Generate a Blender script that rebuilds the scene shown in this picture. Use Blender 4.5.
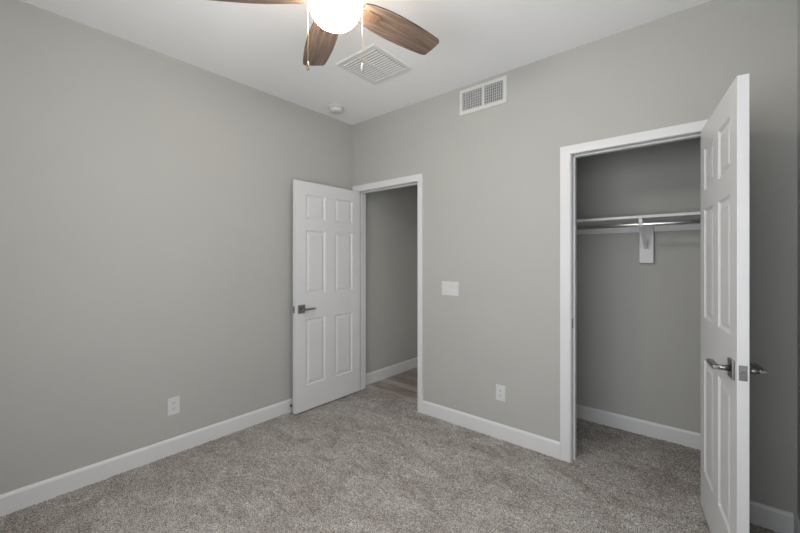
import bpy, bmesh, math, random
import numpy as np
from mathutils import Vector, Matrix
random.seed(7)
R = math.radians
S = bpy.context.scene
C = S.collection
for o in list(bpy.data.objects):
    bpy.data.objects.remove(o)

# ------------------------------------------------------------ camera, light, exposure
H = 2.74                      # ceiling height
XR = 3.16                     # right wall
YN = -3.09                    # wall behind the camera
cam = bpy.data.objects.new('camera', bpy.data.cameras.new('camera'))
C.objects.link(cam)
cam.location = (2.842, -2.595, 1.343)
cam.rotation_euler = (R(90), 0, R(40.2))
cam.data.sensor_width = 36
cam.data.lens = 36 * 368 / 800
cam.data.shift_y = -6.5 / 800
cam.data.clip_start = 0.02
S.camera = cam

W = bpy.data.worlds.new('world'); S.world = W; W.use_nodes = True
bg = W.node_tree.nodes['Background']
sky = W.node_tree.nodes.new('ShaderNodeTexSky')
sky.sky_type = 'HOSEK_WILKIE'; sky.turbidity = 3.0; sky.sun_direction = (0.3, 0.5, 0.8)
W.node_tree.links.new(sky.outputs[0], bg.inputs[0])
bg.inputs[1].default_value = 0.5

def area(name, loc, rot, sx, sy, power, col):
    l = bpy.data.lights.new(name, 'AREA'); l.shape = 'RECTANGLE'
    l.size = sx; l.size_y = sy; l.energy = power; l.color = col
    o = bpy.data.objects.new(name, l); C.objects.link(o)
    o.location = loc; o.rotation_euler = rot
    return o
WX0, WX1, WZ0, WZ1 = 1.30, 2.98, 0.75, 2.20     # window opening behind the camera
area('daylight', ((WX0 + WX1) / 2, YN - 0.22, (WZ0 + WZ1) / 2), (R(97), 0, 0), 1.68, 1.45, 54, (0.94, 0.97, 1.0))
VY0, VY1 = -2.85, -1.25                          # added unseen window for fill, right wall beside the camera
area('side_fill', (XR + 0.22, (VY0 + VY1) / 2, (WZ0 + WZ1) / 2), (R(106), 0, R(90)), 1.6, 1.45, 22, (0.94, 0.97, 1.0))  # fill light outside the added side opening, evens out the left wall
area('hall_fill', (1.62, 0.72, 0.95), (0, R(90), 0), 1.0, 0.9, 2.6, (1.0, 0.97, 0.92))  # added fill lamp standing inside the hall, out of view
LAMP_L = 54.0                 # radiance of the lit fan globe
LAMP_C = (1.0, 0.905, 0.80)

vs = S.view_settings
S.display_settings.display_device = 'sRGB'
vs.view_transform = 'Standard'; vs.look = 'None'; vs.gamma = 1; vs.use_curve_mapping = False
vs.exposure = 0.08

# ------------------------------------------------------------ materials
def mat(name, col, rough=0.5, metal=0.0, bump=None, vary=0.0, vscale=6.0, spec=0.5):
    m = bpy.data.materials.new(name); m.use_nodes = True
    nt = m.node_tree; b = nt.nodes['Principled BSDF']
    b.inputs['Roughness'].default_value = rough
    b.inputs['Metallic'].default_value = metal
    b.inputs['Specular IOR Level'].default_value = spec
    tc = nt.nodes.new('ShaderNodeTexCoord')
    n = nt.nodes.new('ShaderNodeTexNoise'); n.inputs['Scale'].default_value = vscale
    n.inputs['Detail'].default_value = 4
    nt.links.new(tc.outputs['Object'], n.inputs['Vector'])
    r = nt.nodes.new('ShaderNodeValToRGB')
    r.color_ramp.elements[0].position = 0.3; r.color_ramp.elements[1].position = 0.7
    r.color_ramp.elements[0].color = tuple(c * (1 - vary) for c in col) + (1,)
    r.color_ramp.elements[1].color = tuple(min(1, c * (1 + vary)) for c in col) + (1,)
    nt.links.new(n.outputs['Fac'], r.inputs['Fac'])
    nt.links.new(r.outputs['Color'], b.inputs['Base Color'])
    if bump:
        n2 = nt.nodes.new('ShaderNodeTexNoise'); n2.inputs['Scale'].default_value = bump[0]
        n2.inputs['Detail'].default_value = 3
        nt.links.new(tc.outputs['Object'], n2.inputs['Vector'])
        bp = nt.nodes.new('ShaderNodeBump'); bp.inputs['Strength'].default_value = bump[1]
        bp.inputs['Distance'].default_value = bump[2]
        nt.links.new(n2.outputs['Fac'], bp.inputs['Height'])
        nt.links.new(bp.outputs['Normal'], b.inputs['Normal'])
    return m

M = {}
M['wall'] = mat('greige_paint', (0.445, 0.442, 0.420), 0.75, bump=(90, 0.25, 0.002), vary=0.012, vscale=2.0, spec=0.25)
M['ceiling'] = mat('ceiling_paint', (0.90, 0.90, 0.905), 0.85, bump=(70, 0.25, 0.002), vary=0.01, vscale=2.0, spec=0.2)
M['trim'] = mat('white_trim_paint', (0.69, 0.69, 0.695), 0.42, vary=0.006, vscale=8)
M['door'] = mat('white_door_paint', (0.68, 0.68, 0.685), 0.42, vary=0.006, vscale=8)
M['plastic'] = mat('white_plastic', (0.64, 0.64, 0.635), 0.35, vary=0.005)
M['vent'] = mat('vent_enamel', (0.74, 0.74, 0.73), 0.4, vary=0.01)
M['regwhite'] = mat('register_enamel', (0.64, 0.635, 0.61), 0.4, vary=0.01)
M['fin'] = mat('galvanised_fin', (0.62, 0.62, 0.62), 0.45, metal=0.1, vary=0.05, vscale=40)
M['black'] = mat('vent_shade_black', (0.015, 0.015, 0.016), 0.8, vary=0.1)  # near-black colour standing in for shade inside the vents
M['slot'] = mat('slot_dark', (0.03, 0.03, 0.03), 0.6, vary=0.1)
M['nickel'] = mat('satin_nickel', (0.27, 0.265, 0.26), 0.30, metal=1.0, vary=0.04, vscale=60)
M['chrome'] = mat('chrome_rod', (0.88, 0.88, 0.88), 0.34, metal=1.0, vary=0.02)
M['bronze'] = mat('brushed_bronze', (0.30, 0.20, 0.12), 0.35, metal=0.9, vary=0.08, vscale=40)
M['arm'] = mat('blade_arm_brown', (0.16, 0.10, 0.065), 0.5, metal=0.2, vary=0.08, vscale=40)
M['brass'] = mat('chain_brass', (0.75, 0.55, 0.30), 0.3, metal=1.0, vary=0.05)
M['fob'] = mat('grey_fob', (0.33, 0.33, 0.34), 0.4, vary=0.03)
M['rubber'] = mat('rubber_tip', (0.05, 0.05, 0.05), 0.7, vary=0.1)
M['shelf'] = mat('white_shelf_paint', (0.68, 0.68, 0.68), 0.45, vary=0.008)

def wood_mat(name, c0, c1, c2, scale, axis, rough):
    """stretched noise grain along one object axis"""
    m = bpy.data.materials.new(name); m.use_nodes = True
    nt = m.node_tree; b = nt.nodes['Principled BSDF']
    tc = nt.nodes.new('ShaderNodeTexCoord'); mp = nt.nodes.new('ShaderNodeMapping')
    sc = [scale] * 3; sc[axis] = scale * 0.07
    mp.inputs['Scale'].default_value = sc
    nt.links.new(tc.outputs['Object'], mp.inputs['Vector'])
    n = nt.nodes.new('ShaderNodeTexNoise'); n.inputs['Scale'].default_value = 1.0
    n.inputs['Detail'].default_value = 8; n.inputs['Roughness'].default_value = 0.65
    n.inputs['Distortion'].default_value = 0.6
    nt.links.new(mp.outputs['Vector'], n.inputs['Vector'])
    r = nt.nodes.new('ShaderNodeValToRGB')
    e = r.color_ramp.elements
    e[0].position = 0.32; e[0].color = c0 + (1,)
    e[1].position = 0.70; e[1].color = c2 + (1,)
    k = e.new(0.5); k.color = c1 + (1,)
    nt.links.new(n.outputs['Fac'], r.inputs['Fac'])
    nt.links.new(r.outputs['Color'], b.inputs['Base Color'])
    b.inputs['Roughness'].default_value = rough
    return m
M['blade'] = wood_mat('walnut_blade', (0.075, 0.050, 0.037), (0.175, 0.120, 0.090), (0.30, 0.215, 0.165), 60, 0, 0.45)
M['blade_edge'] = mat('blade_edge_dark', (0.025, 0.018, 0.015), 0.5, vary=0.1)

def plank_mat():
    m = bpy.data.materials.new('grey_brown_vinyl_plank'); m.use_nodes = True
    nt = m.node_tree; b = nt.nodes['Principled BSDF']; L = nt.links
    tc = nt.nodes.new('ShaderNodeTexCoord')
    br = nt.nodes.new('ShaderNodeTexBrick')
    br.inputs['Scale'].default_value = 1.0
    br.inputs['Brick Width'].default_value = 1.1; br.inputs['Row Height'].default_value = 0.125
    br.inputs['Mortar Size'].default_value = 0.0025
    br.inputs['Color1'].default_value = (0.54, 0.455, 0.41, 1); br.inputs['Color2'].default_value = (0.31, 0.252, 0.222, 1)
    br.inputs['Mortar'].default_value = (0.04, 0.034, 0.03, 1)
    L.new(tc.outputs['Object'], br.inputs['Vector'])
    mp = nt.nodes.new('ShaderNodeMapping'); mp.inputs['Scale'].default_value = (3.5, 45, 1)
    L.new(tc.outputs['Object'], mp.inputs['Vector'])
    n = nt.nodes.new('ShaderNodeTexNoise'); n.inputs['Scale'].default_value = 1; n.inputs['Detail'].default_value = 7
    L.new(mp.outputs['Vector'], n.inputs['Vector'])
    r = nt.nodes.new('ShaderNodeValToRGB')
    r.color_ramp.elements[0].position = 0.3; r.color_ramp.elements[0].color = (0.45, 0.45, 0.45, 1)
    r.color_ramp.elements[1].position = 0.72; r.color_ramp.elements[1].color = (1.25, 1.25, 1.25, 1)
    L.new(n.outputs['Fac'], r.inputs['Fac'])
    mx = nt.nodes.new('ShaderNodeMix'); mx.data_type = 'RGBA'; mx.blend_type = 'MULTIPLY'
    mx.inputs[0].default_value = 1
    L.new(br.outputs['Color'], mx.inputs[6]); L.new(r.outputs['Color'], mx.inputs[7])
    L.new(mx.outputs[2], b.inputs['Base Color'])
    b.inputs['Roughness'].default_value = 0.4
    return m
M['plank'] = plank_mat()

def carpet_mat():
    m = bpy.data.materials.new('taupe_carpet'); m.use_nodes = True
    nt = m.node_tree; b = nt.nodes['Principled BSDF']; L = nt.links
    tc = nt.nodes.new('ShaderNodeTexCoord')
    def noise(scale, detail, rough=0.5, dist=0.0, mapping=None):
        n = nt.nodes.new('ShaderNodeTexNoise'); n.inputs['Scale'].default_value = scale
        n.inputs['Detail'].default_value = detail; n.inputs['Roughness'].default_value = rough
        n.inputs['Distortion'].default_value = dist
        if mapping:
            mp = nt.nodes.new('ShaderNodeMapping'); mp.inputs['Scale'].default_value = mapping[0]
            mp.inputs['Rotation'].default_value = (0, 0, mapping[1])
            L.new(tc.outputs['Object'], mp.inputs['Vector']); L.new(mp.outputs['Vector'], n.inputs['Vector'])
        else:
            L.new(tc.outputs['Object'], n.inputs['Vector'])
        return n
    def ramp(src, p0, c0, p1, c1):
        r = nt.nodes.new('ShaderNodeValToRGB')
        r.color_ramp.elements[0].position = p0; r.color_ramp.elements[0].color = c0 + (1,)
        r.color_ramp.elements[1].position = p1; r.color_ramp.elements[1].color = c1 + (1,)
        L.new(src, r.inputs['Fac']); return r
    def mul(a, c):
        mx = nt.nodes.new('ShaderNodeMix'); mx.data_type = 'RGBA'; mx.blend_type = 'MULTIPLY'; mx.inputs[0].default_value = 1
        L.new(a, mx.inputs[6]); L.new(c, mx.inputs[7]); return mx.outputs[2]
    fine = ramp(noise(200, 2, 0.6).outputs['Fac'], 0.36, (0.130, 0.119, 0.109), 0.62, (0.640, 0.604, 0.570))
    mid = ramp(noise(26, 4, 0.6).outputs['Fac'], 0.3, (0.86, 0.86, 0.86), 0.7, (1.14, 1.14, 1.14))
    big = ramp(noise(3.4, 5, 0.62, 1.0, ((1.0, 1.7, 1), 0.6)).outputs['Fac'], 0.36, (0.79, 0.755, 0.735), 0.64, (1.08, 1.095, 1.09))
    L.new(mul(mul(fine.outputs[0], mid.outputs[0]), big.outputs[0]), b.inputs['Base Color'])
    b.inputs['Roughness'].default_value = 1.0; b.inputs['Specular IOR Level'].default_value = 0.0
    return m
M['carpet'] = carpet_mat()

def globe_mat():
    m = bpy.data.materials.new('lit_opal_glass'); m.use_nodes = True
    nt = m.node_tree; b = nt.nodes['Principled BSDF']
    b.inputs['Base Color'].default_value = (0.9, 0.88, 0.84, 1)
    b.inputs['Roughness'].default_value = 0.25
    n = nt.nodes.new('ShaderNodeRGB'); n.outputs[0].default_value = LAMP_C + (1,)
    nt.links.new(n.outputs[0], b.inputs['Emission Color'])
    b.inputs['Emission Strength'].default_value = LAMP_L
    return m
M['globe'] = globe_mat()

def glass_mat():
    m = bpy.data.materials.new('window_glass'); m.use_nodes = True
    nt = m.node_tree; out = nt.nodes['Material Output']
    t = nt.nodes.new('ShaderNodeBsdfTransparent'); g = nt.nodes.new('ShaderNodeBsdfGlossy')
    g.inputs['Roughness'].default_value = 0.02
    mx = nt.nodes.new('ShaderNodeMixShader'); mx.inputs[0].default_value = 0.06
    nt.links.new(t.outputs[0], mx.inputs[1]); nt.links.new(g.outputs[0], mx.inputs[2])
    nt.links.new(mx.outputs[0], out.inputs['Surface'])
    return m
M['glass'] = glass_mat()

# ------------------------------------------------------------ helpers
class MB:
    def __init__(s): s.bm = bmesh.new()
    def _merge(s, b):
        me = bpy.data.meshes.new('tmp'); b.to_mesh(me); b.free(); s.bm.from_mesh(me); bpy.data.meshes.remove(me)
    def box(s, x0, x1, y0, y1, z0, z1, bevel=0.0, seg=2, mtx=None):
        b = bmesh.new(); bmesh.ops.create_cube(b, size=1)
        for v in b.verts:
            v.co = Vector(((x0 + x1) / 2 + v.co.x * (x1 - x0), (y0 + y1) / 2 + v.co.y * (y1 - y0), (z0 + z1) / 2 + v.co.z * (z1 - z0)))
        if bevel: bmesh.ops.bevel(b, geom=b.edges[:], offset=bevel, segments=seg, affect='EDGES', profile=0.6)
        if mtx is not None: bmesh.ops.transform(b, matrix=mtx, verts=b.verts)
        s._merge(b); return s
    def tube(s, p0, p1, r0, r1=None, n=20, smooth=True):
        r1 = r0 if r1 is None else r1
        p0, p1 = Vector(p0), Vector(p1); d = p1 - p0
        b = bmesh.new(); bmesh.ops.create_cone(b, cap_ends=True, segments=n, radius1=r0, radius2=r1, depth=d.length)
        for f in b.faces: f.smooth = smooth and len(f.verts) == 4
        q = Vector((0, 0, 1)).rotation_difference(d.normalized())
        bmesh.ops.transform(b, matrix=Matrix.Translation((p0 + p1) / 2) @ q.to_matrix().to_4x4(), verts=b.verts)
        s._merge(b); return s
    def lathe(s, prof, n=32, cx=0, cy=0, cap=True):
        b = bmesh.new(); rings = []
        for r, z in prof:
            rings.append([b.verts.new((cx + r * math.cos(2 * math.pi * k / n), cy + r * math.sin(2 * math.pi * k / n), z)) for k in range(n)])
        for a, c in zip(rings, rings[1:]):
            for k in range(n):
                f = b.faces.new((a[k], a[(k + 1) % n], c[(k + 1) % n], c[k])); f.smooth = True
        if cap:
            b.faces.new(rings[0][::-1]); b.faces.new(rings[-1])
        bmesh.ops.recalc_face_normals(b, faces=b.faces); s._merge(b); return s
    def prism(s, pts, axis, a0, a1):
        """pts: 2D outline in the two axes other than `axis` (cyclic order), extruded a0..a1"""
        b = bmesh.new()
        def P(p, a):
            return {'x': (a, p[0], p[1]), 'y': (p[0], a, p[1]), 'z': (p[0], p[1], a)}[axis]
        A = [b.verts.new(P(p, a0)) for p in pts]; B = [b.verts.new(P(p, a1)) for p in pts]
        b.faces.new(A[::-1]); b.faces.new(B)
        for k in range(len(pts)):
            j = (k + 1) % len(pts); b.faces.new((A[k], A[j], B[j], B[k]))
        bmesh.ops.recalc_face_normals(b, faces=b.faces); s._merge(b); return s
    def build(s, name, m, parent=None, loc=None):
        me = bpy.data.meshes.new(name); s.bm.to_mesh(me); s.bm.free()
        me.materials.append(m)
        o = bpy.data.objects.new(name, me); C.objects.link(o)
        if parent is not None: o.parent = parent
        if loc is not None: o.location = loc
        return o

def tag(o, label, cat, group=None, kind=None):
    o['label'] = label; o['category'] = cat
    if group: o['group'] = group
    if kind: o['kind'] = kind
    return o
def struct(o, label, cat): return tag(o, label, cat, kind='structure')
def empty(name, loc, rz=0.0):
    o = bpy.data.objects.new(name, None); C.objects.link(o); o.location = loc; o.rotation_euler = (0, 0, rz)
    o.empty_display_size = 0.1
    return o
def copy_tree(o, parent=None):
    c = o.copy(); C.objects.link(c)
    if parent is not None: c.parent = parent
    for ch in list(o.children): copy_tree(ch, c)
    return c

# ------------------------------------------------------------ setting: shell
WT = 0.115                      # back wall thickness
D1 = (0.080, 0.857, 2.040)      # hall door rough opening (jamb faces): x0, x1, head
D2 = (2.136, 2.840, 2.043)      # closet opening
YC = 0.77                       # closet back wall
XC = 1.86                      # closet left wall
HX, HY = 1.70, 1.30             # hall extents

# carpet: a real fuzzy pile surface, one grid (room + closet + door reveals)
def carpet():
    step = 0.006
    xs = np.arange(0.0, XR + 1e-6, step); ys = np.arange(YN, YC + 1e-6, step)
    nx, ny = len(xs), len(ys)
    rng = np.random.default_rng(3)
    jx = rng.uniform(-.0022, .0022, (ny, nx)); jy = rng.uniform(-.0022, .0022, (ny, nx))
    z = rng.uniform(-0.0065, 0.0025, (ny, nx))
    def lowfreq(k, amp):
        a = rng.standard_normal((ny // k + 3, nx // k + 3))
        yy = np.arange(ny) / k; xx = np.arange(nx) / k
        y0 = yy.astype(int); x0 = xx.astype(int); fy = (yy - y0)[:, None]; fx = (xx - x0)[None, :]
        fy = fy * fy * (3 - 2 * fy); fx = fx * fx * (3 - 2 * fx)
        return amp * ((a[y0][:, x0] * (1 - fx) + a[y0][:, x0 + 1] * fx) * (1 - fy) + (a[y0 + 1][:, x0] * (1 - fx) + a[y0 + 1][:, x0 + 1] * fx) * fy)
    z = z + lowfreq(4, 0.0008) + lowfreq(24, 0.0010)
    X = xs[None, :] + jx; Y = ys[:, None] + jy
    X = np.clip(X, 0, XR); Y = np.clip(Y, YN, YC)
    co = np.stack([X, Y, np.clip(z, -0.008, 0.003) + 0.005], -1).reshape(-1, 3)
    idx = np.arange(ny * nx).reshape(ny, nx)
    q = np.stack([idx[:-1, :-1], idx[:-1, 1:], idx[1:, 1:], idx[1:, :-1]], -1).reshape(-1, 4)
    cxm = co[q[:, 0], 0]; cym = co[q[:, 0], 1]
    keep = (cym < 0.0) | ((cym < 0.125) & (cxm > 0.04) & (cxm < 0.89)) | ((cxm > XC - .006) & (cym > 0.0))
    q = q[keep]
    me = bpy.data.meshes.new('floor')
    me.vertices.add(len(co)); me.vertices.foreach_set('co', co.ravel())
    me.loops.add(q.size); me.loops.foreach_set('vertex_index', q.ravel().astype(np.int32))
    me.polygons.add(len(q)); me.polygons.foreach_set('loop_start', np.arange(0, q.size, 4, dtype=np.int32))
    me.polygons.foreach_set('loop_total', np.full(len(q), 4, dtype=np.int32))
    me.update(calc_edges=True); me.validate()
    me.materials.append(M['carpet'])
    o = bpy.data.objects.new('floor', me); C.objects.link(o); return o
struct(carpet(), 'mottled taupe carpet covering the bedroom and closet floor', 'carpet')
struct(MB().box(-0.02, HX, 0.118, HY, -0.06, -0.004).build('floor_hall', M['plank']), 'grey brown wood plank floor beyond the open corner door', 'floor')
struct(MB().box(-0.12, XR + 0.12, YN - 0.12, HY + 0.12, H, H + 0.1).build('ceiling', M['ceiling']), 'smooth white ceiling', 'ceiling')
struct(MB().box(-0.12, 0, YN - 0.12, WT, -0.06, H).build('wall_left', M['wall']), 'long plain greige wall left of the corner door', 'wall')
bw = MB()
for x0, x1, z0, z1 in [(0, D1[0] - .02, -.06, H), (D1[0] - .02, D1[1] + .02, D1[2] + .02, H), (D1[1] + .02, D2[0] - .02, -.06, H),
                       (D2[0] - .02, D2[1] + .02, D2[2] + .02, H), (D2[1] + .02, XR, -.06, H)]:
    bw.box(x0, x1, 0, WT, z0, z1)
struct(bw.build('wall_back', M['wall']), 'greige wall with the corner door and the closet opening', 'wall')
rw = MB()
for y0, y1, z0, z1 in [(YN - .12, VY0, -.06, H), (VY1, HY, -.06, H), (VY0, VY1, -.06, WZ0), (VY0, VY1, WZ1, H)]:
    rw.box(XR, XR + .12, y0, y1, z0, z1)
struct(rw.build('wall_right', M['wall']), 'greige wall at the right edge behind the closet door', 'wall')
fw = MB()
for x0, x1, z0, z1 in [(-0.12, WX0, -.06, H), (WX1, XR + .12, -.06, H), (WX0, WX1, -.06, WZ0), (WX0, WX1, WZ1, H)]:
    fw.box(x0, x1, YN - .12, YN, z0, z1)
struct(fw.build('wall_front', M['wall']), 'greige window wall behind the camera', 'wall')
# window in that wall
def window(name, label, loc, rz, ww, wh):
    wn = empty(name, loc, rz); struct(wn, label, 'window')
    fr = MB()
    fr.box(-ww, ww, -.04, .04, 0, .05, .004).box(-ww, ww, -.04, .04, wh - .05, wh, .004)
    fr.box(-ww, -ww + .05, -.04, .04, .05, wh - .05).box(ww - .05, ww, -.04, .04, .05, wh - .05).box(-.025, .025, -.03, .03, .05, wh - .05)
    fr.build('window_frame', M['trim'], wn)
    MB().box(-ww + .05, -.025, -.003, .003, .05, wh - .05).build('pane', M['glass'], wn)
    MB().box(.025, ww - .05, -.003, .003, .05, wh - .05).build('pane', M['glass'], wn)
    MB().box(-ww - .03, ww + .03, .06, .10, -.025, 0, .004).build('window_sill', M['trim'], wn)
window('window_1', 'white framed window in the wall behind the camera', ((WX0 + WX1) / 2, YN - .06, WZ0), 0, (WX1 - WX0) / 2, WZ1 - WZ0)
window('added_window', 'white framed window added unseen in the right wall for fill light', (XR + .06, (VY0 + VY1) / 2, WZ0), R(90), (VY1 - VY0) / 2, WZ1 - WZ0)  # unseen, added to brighten the room from the right
# closet and hall walls
struct(MB().box(XC - .1, XR, YC, YC + .1, -.06, H).build('wall_closet_back', M['wall']), 'greige back wall inside the closet', 'wall')
struct(MB().box(XC - .1, XC, WT, YC, -.06, H).build('wall_closet_left', M['wall']), 'greige left side wall inside the closet', 'wall')
struct(MB().box(-.12, 0, WT, HY, -.06, H).build('wall_hall_left', M['wall']), 'greige hall wall seen through the open corner door', 'wall')
struct(MB().box(-.12, HX, HY, HY + .1, -.06, H).build('wall_hall_end', M['wall']), 'greige end wall of the hall', 'wall')
struct(MB().box(HX, XC - .1, WT, HY, -.06, H).build('wall_hall_right', M['wall']), 'greige right side wall of the hall', 'wall')

# baseboards: profile with an eased, sloping top
BH, BT = 0.115, 0.013
prof = [(0, -.006), (BT, -.006), (BT, BH - .016), (BT - .004, BH - .006), (0.004, BH), (0, BH)]
def base_run(mb, axis, wallpos, sign, a0, a1):
    """axis: run direction; thickness grows from wallpos in direction sign"""
    mb.prism([(wallpos + sign * t, z) for t, z in prof], axis, a0, a1)
def baseboard(name, label, runs):
    mb = MB()
    for r in runs: base_run(mb, *r)
    return struct(mb.build(name, M['trim']), label, 'baseboard')
baseboard('baseboard_left', 'white baseboard along the long left wall', [('y', 0, 1, YN, 0)])
baseboard('baseboard_back', 'white baseboard between the corner door and the closet', [('x', 0, -1, .913, 2.067)])
baseboard('baseboard_back_right', 'short white baseboard behind the open closet door', [('x', 0, -1, 2.906, XR - BT)])
baseboard('baseboard_right', 'white baseboard on the right wall', [('y', XR, -1, YN, 0)])
baseboard('baseboard_closet', 'white baseboard around the inside of the closet', [('x', YC, -1, XC + BT, XR - BT), ('y', XC, 1, WT, YC), ('y', XR, -1, WT, YC)])
baseboard('baseboard_hall', 'white baseboard in the hall beyond the corner door', [('y', 0, 1, WT + .02, HY)])

# door casings with jambs and stops
def casing(name, label, D, x_left, x_right, top, stop_y):
    mb = MB()
    x0, x1, zh = D
    rv = .006                                   # reveal between jamb face and casing
    t = .013
    def cas(px0, px1, pz0, pz1):
        mb.box(px0, px1, -t, -0.0005, pz0, pz1, .004, 2)
    zi = zh + .002
    for pts in ([(x_left, -.004), (x0 - rv, -.004), (x0 - rv, zi), (x_left, top)], [(x1 + rv, -.004), (x_right, -.004), (x_right, top), (x1 + rv, zi)],
                [(x_left, top), (x0 - rv, zi), (x1 + rv, zi), (x_right, top)]):
        mb.prism(pts, 'y', -t, -.0005)
    # jambs
    mb.box(x0 - .0195, x0, -.003, WT + .003, -.004, zh + .018, .001, 1)
    mb.box(x1, x1 + .0195, -.003, WT + .003, -.004, zh + .018, .001, 1)
    mb.box(x0, x1, -.003, WT + .003, zh, zh + .019)
    # stops
    sy = stop_y
    mb.box(x0, x0 + .011, sy, sy + .034, -.004, zh, .002, 1)
    mb.box(x1 - .011, x1, sy, sy + .034, -.004, zh, .002, 1)
    mb.box(x0, x1, sy, sy + .034, zh - .011, zh, .002, 1)
    return struct(mb.build(name, M['trim']), label, 'door trim')
casing('trim_1', 'white casing and jamb around the corner doorway', D1, .020, .914, 2.101, .040)
casing('trim_2', 'white casing and jamb around the closet opening', D2, 2.068, 2.903, 2.100, .040)

# ------------------------------------------------------------ six-panel doors
def door_leaf(Wd, Hd, T, cols, rows):
    """u: 0..Wd along +x, thickness along y 0..T (both faces panelled), z 0..Hd"""
    bm = bmesh.new()
    us = sorted({0, Wd, *[v for c in cols for v in c]}); zs = sorted({0, Hd, *[v for r in rows for v in r]})
    cache = {}
    def V(x, y, z):
        k = (round(x, 5), round(y, 5), round(z, 5))
        if k not in cache: cache[k] = bm.verts.new(k)
        return cache[k]
    rings = [(0, 0), (.004, .0035), (.013, .0085), (.017, .0085), (.040, .0025)]
    for side in (0, 1):
        y_at = (lambda d: d) if side == 0 else (lambda d: T - d)
        for i in range(len(us) - 1):
            for j in range(len(zs) - 1):
                a, b_, c, d = us[i], us[i + 1], zs[j], zs[j + 1]
                if (a, b_) in cols and (c, d) in rows:
                    loops = []
                    for ins, dep in rings:
                        y = y_at(dep)
                        loops.append([V(a + ins, y, c + ins), V(b_ - ins, y, c + ins), V(b_ - ins, y, d - ins), V(a + ins, y, d - ins)])
                    for L0, L1 in zip(loops, loops[1:]):
                        for k in range(4): bm.faces.new((L0[k], L0[(k + 1) % 4], L1[(k + 1) % 4], L1[k]))
                    bm.faces.new(loops[-1])
                else:
                    y = y_at(0); bm.faces.new((V(a, y, c), V(b_, y, c), V(b_, y, d), V(a, y, d)))
    for z in (0, Hd):
        for i in range(len(us) - 1):
            bm.faces.new((V(us[i], 0, z), V(us[i + 1], 0, z), V(us[i + 1], T, z), V(us[i], T, z)))
    for x in (0, Wd):
        for j in range(len(zs) - 1):
            bm.faces.new((V(x, 0, zs[j]), V(x, T, zs[j]), V(x, T, zs[j + 1]), V(x, 0, zs[j + 1])))
    bmesh.ops.recalc_face_normals(bm, faces=bm.faces)
    mb = MB(); mb.bm.free(); mb.bm = bm
    return mb

def lever_handle(parent, u, z, y, out, toward):
    """rose on face plane y, pointing along out*y; blade runs along toward*x"""
    lv = MB()
    s = .052 * out
    lv.tube((u, y + .006 * out, z), (u, y + s, z), .0125, .0095)
    lv.box(min(u - .012 * toward, u + .108 * toward), max(u - .012 * toward, u + .108 * toward),
           min(y + s - .011, y + s + .011), max(y + s - .011, y + s + .011), z - .0075, z + .0075, .003, 2)
    h = lv.build('lever_handle', M['nickel'], parent)
    ro = MB().box(u - .035, u + .035, min(y, y + .009 * out), max(y, y + .009 * out), z - .036, z + .036, .002, 2)
    ro.build('rose', M['nickel'], h)
    return h

def make_door(name, label, Wd, Hd, loc, rz, cols, rows, hz, mirror):
    T = .035
    d = empty(name, loc, rz); struct(d, label, 'door')
    door_leaf(Wd, Hd, T, cols, rows).build('door_leaf', M['door'], d)
    u = Wd - .062
    lever_handle(d, u, hz, 0, -1, -1); lever_handle(d, u, hz, T, 1, -1)
    lp = MB().box(Wd - .0005, Wd + .0015, T / 2 - .0125, T / 2 + .0125, hz - .029, hz + .029, .0006, 1)
    lp = lp.build('latch_plate', M['nickel'], d)
    MB().tube((Wd + .001, T / 2, hz), (Wd + .009, T / 2, hz), .0075, .006, 14).build('latch_bolt', M['nickel'], lp)
    for zz in (.20, 1.0, 1.80):
        hg = MB()
        yk = -.004 if mirror else T + .004
        hg.tube((-.004, yk, zz - .045), (-.004, yk, zz + .045), .0055, n=14)
        hg.tube((-.004, yk, zz + .045), (-.004, yk, zz + .051), .004, .002, n=14)
        hg.box(-.0015, 0.0, min(yk, T / 2), max(yk, T / 2), zz - .044, zz + .044)
        hg.build('hinge', M['nickel'], d)
    return d
rows = [(.218, .805), (1.025, 1.590), (1.690, 1.908)]
# hall door: local x runs toward -y when rotated -90; local y (0..T) -> +x
make_door('door_1', 'white six-panel door standing open against the left wall in the corner', .758, 2.017,
          (D1[0] + .001, -.006, .017), R(-90), [(.098, .320), (.434, .648)], rows, .898, True)
# closet door: opens past 90 degrees toward the right wall
a = R(-90 + 9.7)
make_door('door_2', 'white six-panel closet door swung open toward the camera at the right', .706, 2.026,
          (2.7985, -.005, .017), a, [(.095, .300), (.400, .605)], rows, .898, False)
# strike plate on the closet's left jamb
sp = MB().box(D2[0] - .0002, D2[0] + .0018, .004, .034, .888, .952, .0006, 1).build('strike_plate', M['nickel'])
tag(sp, 'small metal strike plate on the left jamb of the closet opening', 'strike plate')

# door stop on the left baseboard
ds = empty('door_stop', (BT, -.738, .060)); tag(ds, 'small spring door stop on the left baseboard behind the corner door', 'door stop')
MB().tube((0, 0, 0), (.004, 0, 0), .011).build('base_plate', M['nickel'], ds)
sg = MB()
for k in range(12): sg.tube((.004 + k * .0035, 0, 0), (.0065 + k * .0035, 0, 0), .0065, n=12)
sg.tube((.004, 0, 0), (.046, 0, 0), .004).build('spring', M['nickel'], ds)
MB().tube((.046, 0, 0), (.060, 0, 0), .0075, .0065).build('tip', M['rubber'], ds)

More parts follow.
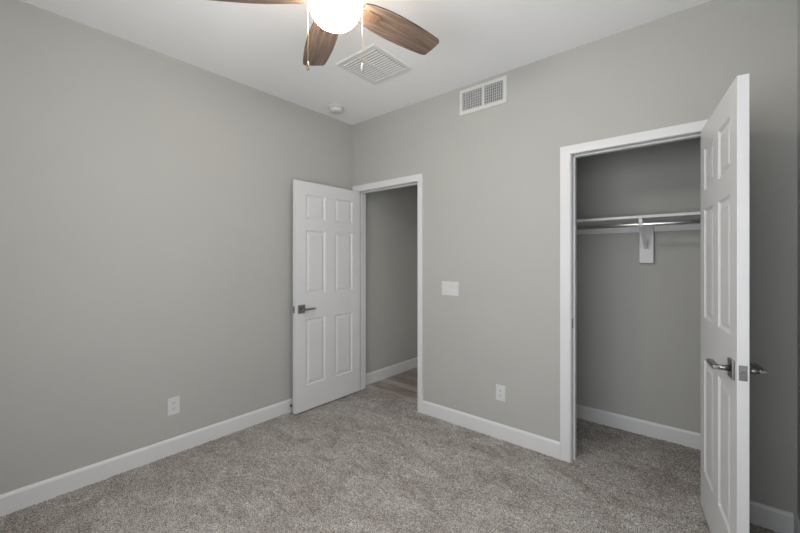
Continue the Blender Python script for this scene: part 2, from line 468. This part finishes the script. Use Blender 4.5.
# ------------------------------------------------------------ closet fittings
ZS = 1.636                                      # shelf underside
YS = .455                                       # shelf front
sh = empty('closet_shelf', (XC, YC, ZS)); tag(sh, 'long white painted shelf across the closet above the rod', 'shelf')
MB().box(.001, XR - XC - .001, YS - YC, -.001, 0, .019, .002, 2).build('shelf_board', M['shelf'], sh)
MB().box(.001, XR - XC - .001, -.020, -.001, -.080, -.0005, .0015, 1).build('cleat', M['shelf'], sh)
MB().box(.001, .020, YS - YC + .002, -.0205, -.080, -.0005, .0015, 1).build('cleat', M['shelf'], sh)
MB().box(XR - XC - .020, XR - XC - .001, YS - YC + .002, -.0205, -.080, -.0005, .0015, 1).build('cleat', M['shelf'], sh)
ZR, YR = 1.591, .450
rd = empty('closet_rod', (XC + .0205, YR, ZR)); tag(rd, 'chrome hanging rod running under the white closet shelf', 'closet rod')
LR = XR - XC - .041
MB().tube((.001, 0, 0), (LR - .001, 0, 0), .015, n=28).build('rod', M['chrome'], rd)
for xx, s in ((0, 1), (LR, -1)):
    MB().tube((xx, 0, 0), (xx + s * .008, 0, 0), .026, .022, 28).build('rod_socket', M['chrome'], rd)
BX = 2.468
bk = empty('shelf_bracket', (BX, YC - .0205, ZS)); tag(bk, 'white shelf and rod bracket on a vertical board in the closet', 'bracket')
MB().box(-.044, .046, -.019, .0, -.316, -.001, .002, 1).build('mounting_board', M['shelf'], bk)
w = .011
yb = -.0195
ym = YR - (YC - .0205)                          # rod axis in local y
MB().box(-w, w, yb - .004, yb, -.215, -.002, .001, 1).box(-w, w, ym - .03, yb, -.006, -.002, .001, 1).build('arm', M['shelf'], bk)
br = MB()
def strap(mb, p0, p1, t):
    (y0, z0), (y1, z1) = p0, p1
    d = Vector((y1 - y0, z1 - z0)).normalized(); n = Vector((-d.y, d.x)) * t
    mb.prism([(y0 + n.x, z0 + n.y), (y1 + n.x, z1 + n.y), (y1 - n.x, z1 - n.y), (y0 - n.x, z0 - n.y)], 'x', -w, w)
strap(br, (yb - .004, -.205), (ym + .028, -.052), .0035)
br.build('brace', M['shelf'], bk)
hk = MB(); zr = ZR - ZS
prev = None
for k in range(13):
    t = R(60 - k * 22.5); p = (ym + .0195 * math.cos(t), zr + .0195 * math.sin(t))
    if prev: strap(hk, prev, p, .0022)
    prev = p
strap(hk, prev, (ym - .022, -.004), .0022)
strap(hk, (ym + .028, -.052), (ym + .016, zr - .012), .003)
hk.build('rod_hook', M['shelf'], bk)

# ------------------------------------------------------------ electrical plates
def plate(name, label, cat, loc, rz, wd, hd):
    e = empty(name, loc, rz); tag(e, label, cat)
    p = MB().box(-wd / 2, wd / 2, -.006, -.0002, -hd / 2, hd / 2, .0022, 3).build('cover_plate', M['plastic'], e)
    return e
def outlet(label, loc, rz):                     # front of the plate looks along local -y
    e = plate('wall_outlet', label, 'outlet', loc, rz, .074, .117)
    for zc in (.0195, -.0195):
        r = MB().prism([(.017 * math.cos(t) if abs(math.cos(t)) < .98 else .017 * math.copysign(.98, math.cos(t)), zc + .0145 * max(-.86, min(.86, math.sin(t))) / .86)
                        for t in [2 * math.pi * k / 24 for k in range(24)]], 'y', -.0085, -.0055).build('receptacle', M['plastic'], e)
        sl = MB().box(-.0075, -.0050, -.0089, -.0080, zc - .001, zc + .009).box(.0050, .0075, -.0089, -.0080, zc + .0005, zc + .0085)
        sl.tube((0, -.0089, zc - .0075), (0, -.0080, zc - .0075), .0027, n=12)
        sl.build('slots', M['slot'], r)
    MB().tube((0, -.0075, 0), (0, -.0055, 0), .0032, n=14).build('screw', M['fin'], e)
    return e
outlet('white duplex outlet low on the long left wall', (0, -1.661, .335), R(90))
outlet('white duplex outlet low on the back wall between door and closet', (1.639, 0, .347), 0)
sw = plate('light_switch', 'white three-gang rocker switch plate on the wall right of the corner door', 'light switch', (1.195, 0, 1.107), 0, .164, .117)
for k, xx in enumerate((-.046, 0, .046)):
    MB().box(xx - .0175, xx + .0175, -.0072, -.0055, -.035, .035, .0006, 1).build('switch_frame', M['plastic'], sw)
    up = k != 1
    MB().prism([(-.0070, -.0325), (-.0085 if up else -.0115, -.0325), (-.0078, 0), (-.0115 if up else -.0085, .0325), (-.0070, .0325)], 'x', xx - .0155, xx + .0155).build('rocker', M['plastic'], sw)

# ------------------------------------------------------------ supply register on the back wall
sx0, sx1, sz0, sz1 = 1.286, 1.691, 2.508, 2.712
rg = empty('wall_register', ((sx0 + sx1) / 2, 0, (sz0 + sz1) / 2)); tag(rg, 'white framed air register high on the back wall', 'air vent')
hw, hh, b = (sx1 - sx0) / 2, (sz1 - sz0) / 2, .030
f = MB()
def frame_ring(mb, hw, hh, b, y0, y1, lip=.006):
    outer = [(-hw, -hh), (hw, -hh), (hw, hh), (-hw, hh)]
    for (p, q) in ((0, 1), (1, 2), (2, 3), (3, 0)):
        a_, c_ = outer[p], outer[q]
        ins = lambda v: (v[0] - math.copysign(b, v[0]), v[1] - math.copysign(b, v[1]))
        i0, i1 = ins(a_), ins(c_)
        bmv = [mb.bm.verts.new(v) for v in [(a_[0], y1, a_[1]), (c_[0], y1, c_[1]), (c_[0], y0 + lip, c_[1]), (a_[0], y0 + lip, a_[1])]]
        mb.bm.faces.new(bmv)
        mid = lambda v, k: (v[0] - math.copysign(k, v[0]), v[1] - math.copysign(k, v[1]))
        a2, c2 = mid(a_, .006), mid(c_, .006)
        for quad in ([(a_[0], y0 + lip, a_[1]), (c_[0], y0 + lip, c_[1]), (c2[0], y0, c2[1]), (a2[0], y0, a2[1])],
                     [(a2[0], y0, a2[1]), (c2[0], y0, c2[1]), (i1[0], y0, i1[1]), (i0[0], y0, i0[1])],
                     [(i0[0], y0, i0[1]), (i1[0], y0, i1[1]), (i1[0], y1, i1[1]), (i0[0], y1, i0[1])]):
            mb.bm.faces.new([mb.bm.verts.new(v) for v in quad])
frame_ring(f, hw, hh, b, -.012, -.0005)
bmesh.ops.remove_doubles(f.bm, verts=f.bm.verts, dist=1e-5); bmesh.ops.recalc_face_normals(f.bm, faces=f.bm.faces)
f.build('frame', M['regwhite'], rg)
MB().box(-hw + b - .001, hw - b + .001, -.0022, -.0006, -hh + b - .001, hh - b + .001).build('shade_plate', M['black'], rg)  # flat black plate, the register's inner shade put into its colour
fn = MB(); n = 22
for k in range(n):
    x = -hw + b + (2 * (hw - b)) * (k + .5) / n
    mt = Matrix.Translation((x, -.0075, 0)) @ Matrix.Rotation(R(-24), 4, 'Z')
    fn.box(-.0011, .0011, -.0048, .0048, -hh + b, hh - b, mtx=mt)
fn.build('vertical_fins', M['fin'], rg)
hb = MB()
for k in range(7):
    z = -hh + b + (2 * (hh - b)) * (k + .5) / 7
    hb.box(-hw + b, hw - b, -.0042, -.0024, z - .0025, z + .0025)
hb.build('rear_bars', M['fin'], rg)
MB().box(-.001, .019, -.0118, -.004, -hh + b, hh - b, .001, 1).build('centre_bar', M['fin'], rg)

# ------------------------------------------------------------ return grille on the ceiling
gx0, gx1, gy0, gy1 = .801, 1.190, -.892, -.494
gr = empty('ceiling_grille', ((gx0 + gx1) / 2, (gy0 + gy1) / 2, H)); tag(gr, 'square white louvred air grille on the ceiling beside the fan', 'air vent')
hx, hy, b = (gx1 - gx0) / 2, (gy1 - gy0) / 2, .034
f = MB(); frame_ring(f, hx, hy, b, -.010, -.0005, .005)
# frame_ring works in x/z with y as depth: turn it to lie under the ceiling
bmesh.ops.remove_doubles(f.bm, verts=f.bm.verts, dist=1e-5)
bmesh.ops.transform(f.bm, matrix=Matrix(((1, 0, 0, 0), (0, 0, 1, 0), (0, 1, 0, 0), (0, 0, 0, 1))), verts=f.bm.verts)
bmesh.ops.recalc_face_normals(f.bm, faces=f.bm.faces)
f.build('frame', M['vent'], gr)
MB().box(-hx + b - .001, hx - b + .001, -hy + b - .001, hy - b + .001, -.0020, -.0006).build('shade_plate', M['black'], gr)  # black sheet behind the louvres, painted as the dark of the opening
lo = MB(); n = 13
for k in range(n):
    y = -hy + b + 2 * (hy - b) * (k + .5) / n
    for xa, xb in ((-hx + b, -.006), (.006, hx - b)):
        mt = Matrix.Translation((0, y, -.0085)) @ Matrix.Rotation(R(-25), 4, 'X')
        lo.box(xa, xb - .009, -.0068, .0068, -.0008, .0008, mtx=mt)
        lo.box(xb - .009, xb, -.0060, .0060, -.0095, -.0075, mtx=Matrix.Translation((0, y, 0)))
lo.build('louvres', M['vent'], gr)
MB().box(-.006, .006, -hy + b, hy - b, -.0118, -.002).build('centre_bar', M['vent'], gr)

# ------------------------------------------------------------ smoke detector
sd = empty('smoke_detector', (.222, -.404, H)); tag(sd, 'round white smoke detector on the ceiling near the corner', 'smoke detector')
MB().lathe([(.0, -.0002), (.070, -.0002), (.071, -.004), (.070, -.011), (.064, -.013), (0, -.013)][1:-1]).build('mounting_base', M['plastic'], sd)
MB().lathe([(.058, -.013), (.060, -.016), (.059, -.034), (.050, -.045), (.030, -.050), (.002, -.051)]).build('housing', M['plastic'], sd)
MB().tube((.016, -.02, -.0490), (.016, -.02, -.0525), .010, .009).build('test_button', M['fin'], sd)

# ------------------------------------------------------------ ceiling fan
FX, FY, ZB = 1.58, -1.543, 2.496
fan = empty('ceiling_fan', (FX, FY, H)); tag(fan, 'wood-bladed ceiling fan with a lit white globe light', 'ceiling fan')
zb = ZB - H
MB().lathe([(.070, -.0003), (.078, -.006), (.076, -.030), (.060, -.055), (.030, -.066)]).build('canopy', M['bronze'], fan)
MB().lathe([(.030, -.064), (.075, -.070), (.115, -.088), (.122, -.115), (.122, -.165), (.108, -.190), (.075, -.200)]).build('motor_housing', M['bronze'], fan)
MB().lathe([(.075, -.1995), (.072, -.203), (.072, -.214), (.066, -.219)]).build('light_fitter', M['bronze'], fan)
gz = -.284
gp = []
for k in range(0, 23):
    t = R(-88 + k * (88 + 55) / 22)
    gp.append((max(.002, .1115 * math.cos(t)), gz + .094 * math.sin(t) if t < 0 else gz + .082 * math.sin(t)))
MB().lathe(gp, 48).build('globe', M['globe'], fan)
def blade_mesh():
    """blade along +x, underside at z=-t/2"""
    out = [(.135, -.048), (.17, -.062), (.24, -.073), (.32, -.078), (.42, -.0775), (.50, -.073), (.570, -.067), (.590, -.063), (.601, -.053),
           (.604, .0), (.601, .053), (.590, .063), (.570, .067), (.50, .073), (.42, .0775), (.32, .078), (.24, .073), (.17, .062), (.135, .048)]
    bm = bmesh.new(); t = .0035
    A = [bm.verts.new((x, y, -t)) for x, y in out]; B = [bm.verts.new((x, y, t)) for x, y in out]
    bm.faces.new(A[::-1]); bm.faces.new(B)
    for k in range(len(out)):
        j = (k + 1) % len(out); f = bm.faces.new((A[k], A[j], B[j], B[k])); f.material_index = 1
    bmesh.ops.recalc_face_normals(bm, faces=bm.faces)
    mb = MB(); mb.bm.free(); mb.bm = bm
    return mb
def iron_mesh():
    mb = MB()
    mb.prism([(.118, -.014), (.15, -.016), (.165, -.029), (.232, -.026), (.238, -.018), (.238, .018), (.232, .026), (.165, .029), (.15, .016), (.118, .014)], 'z', -.0075, -.0037)
    mb.box(.100, .130, -.014, .014, -.0075, .066, .002, 1)
    for x, y in ((.19, -.016), (.19, .016), (.222, 0)):
        mb.tube((x, y, -.0092), (x, y, -.0075), .0030, .0040, 12)
    return mb
PHASE = 80.2; PITCH = -10.0
bl0 = ir0 = None
for k in range(5):
    rot = Matrix.Rotation(R(PHASE + 72 * k), 4, 'Z') @ Matrix.Rotation(R(PITCH), 4, 'X')
    if bl0 is None:
        bl0 = blade_mesh().build('blade', M['blade'], fan); bl0.data.materials.append(M['blade_edge'])
        ir0 = iron_mesh().build('blade_arm', M['arm'], bl0); bl, ir = bl0, ir0
    else:
        bl = bl0.copy(); C.objects.link(bl); bl.parent = fan
        ir = ir0.copy(); C.objects.link(ir); ir.parent = bl
    bl.matrix_local = Matrix.Translation((0, 0, zb)) @ rot
rx, ry = math.cos(R(40.2)), math.sin(R(40.2))
for s, fobm, zend in ((-1, M['bronze'], 2.178), (1, M['fob'], 2.170)):
    px, py = s * rx * .1195, s * ry * .1195
    ch = MB()
    z0, z1 = -.19, zend + .036 - H
    ch.tube((px, py, z0), (px, py, z1), .0008, n=8)
    n = 46
    for i in range(n):
        zz = z0 + (z1 - z0) * (i + .5) / n
        bmesh.ops.create_icosphere(ch.bm, subdivisions=1, radius=.0012, matrix=Matrix.Translation((px, py, zz)))
    c = ch.build('pull_chain', M['brass'], fan)
    MB().lathe([(.002, z1 + .002), (.0045, z1 - .004), (.006, z1 - .016), (.0062, z1 - .032), (.004, z1 - .036)], 16, px, py).build('chain_fob', fobm, c)
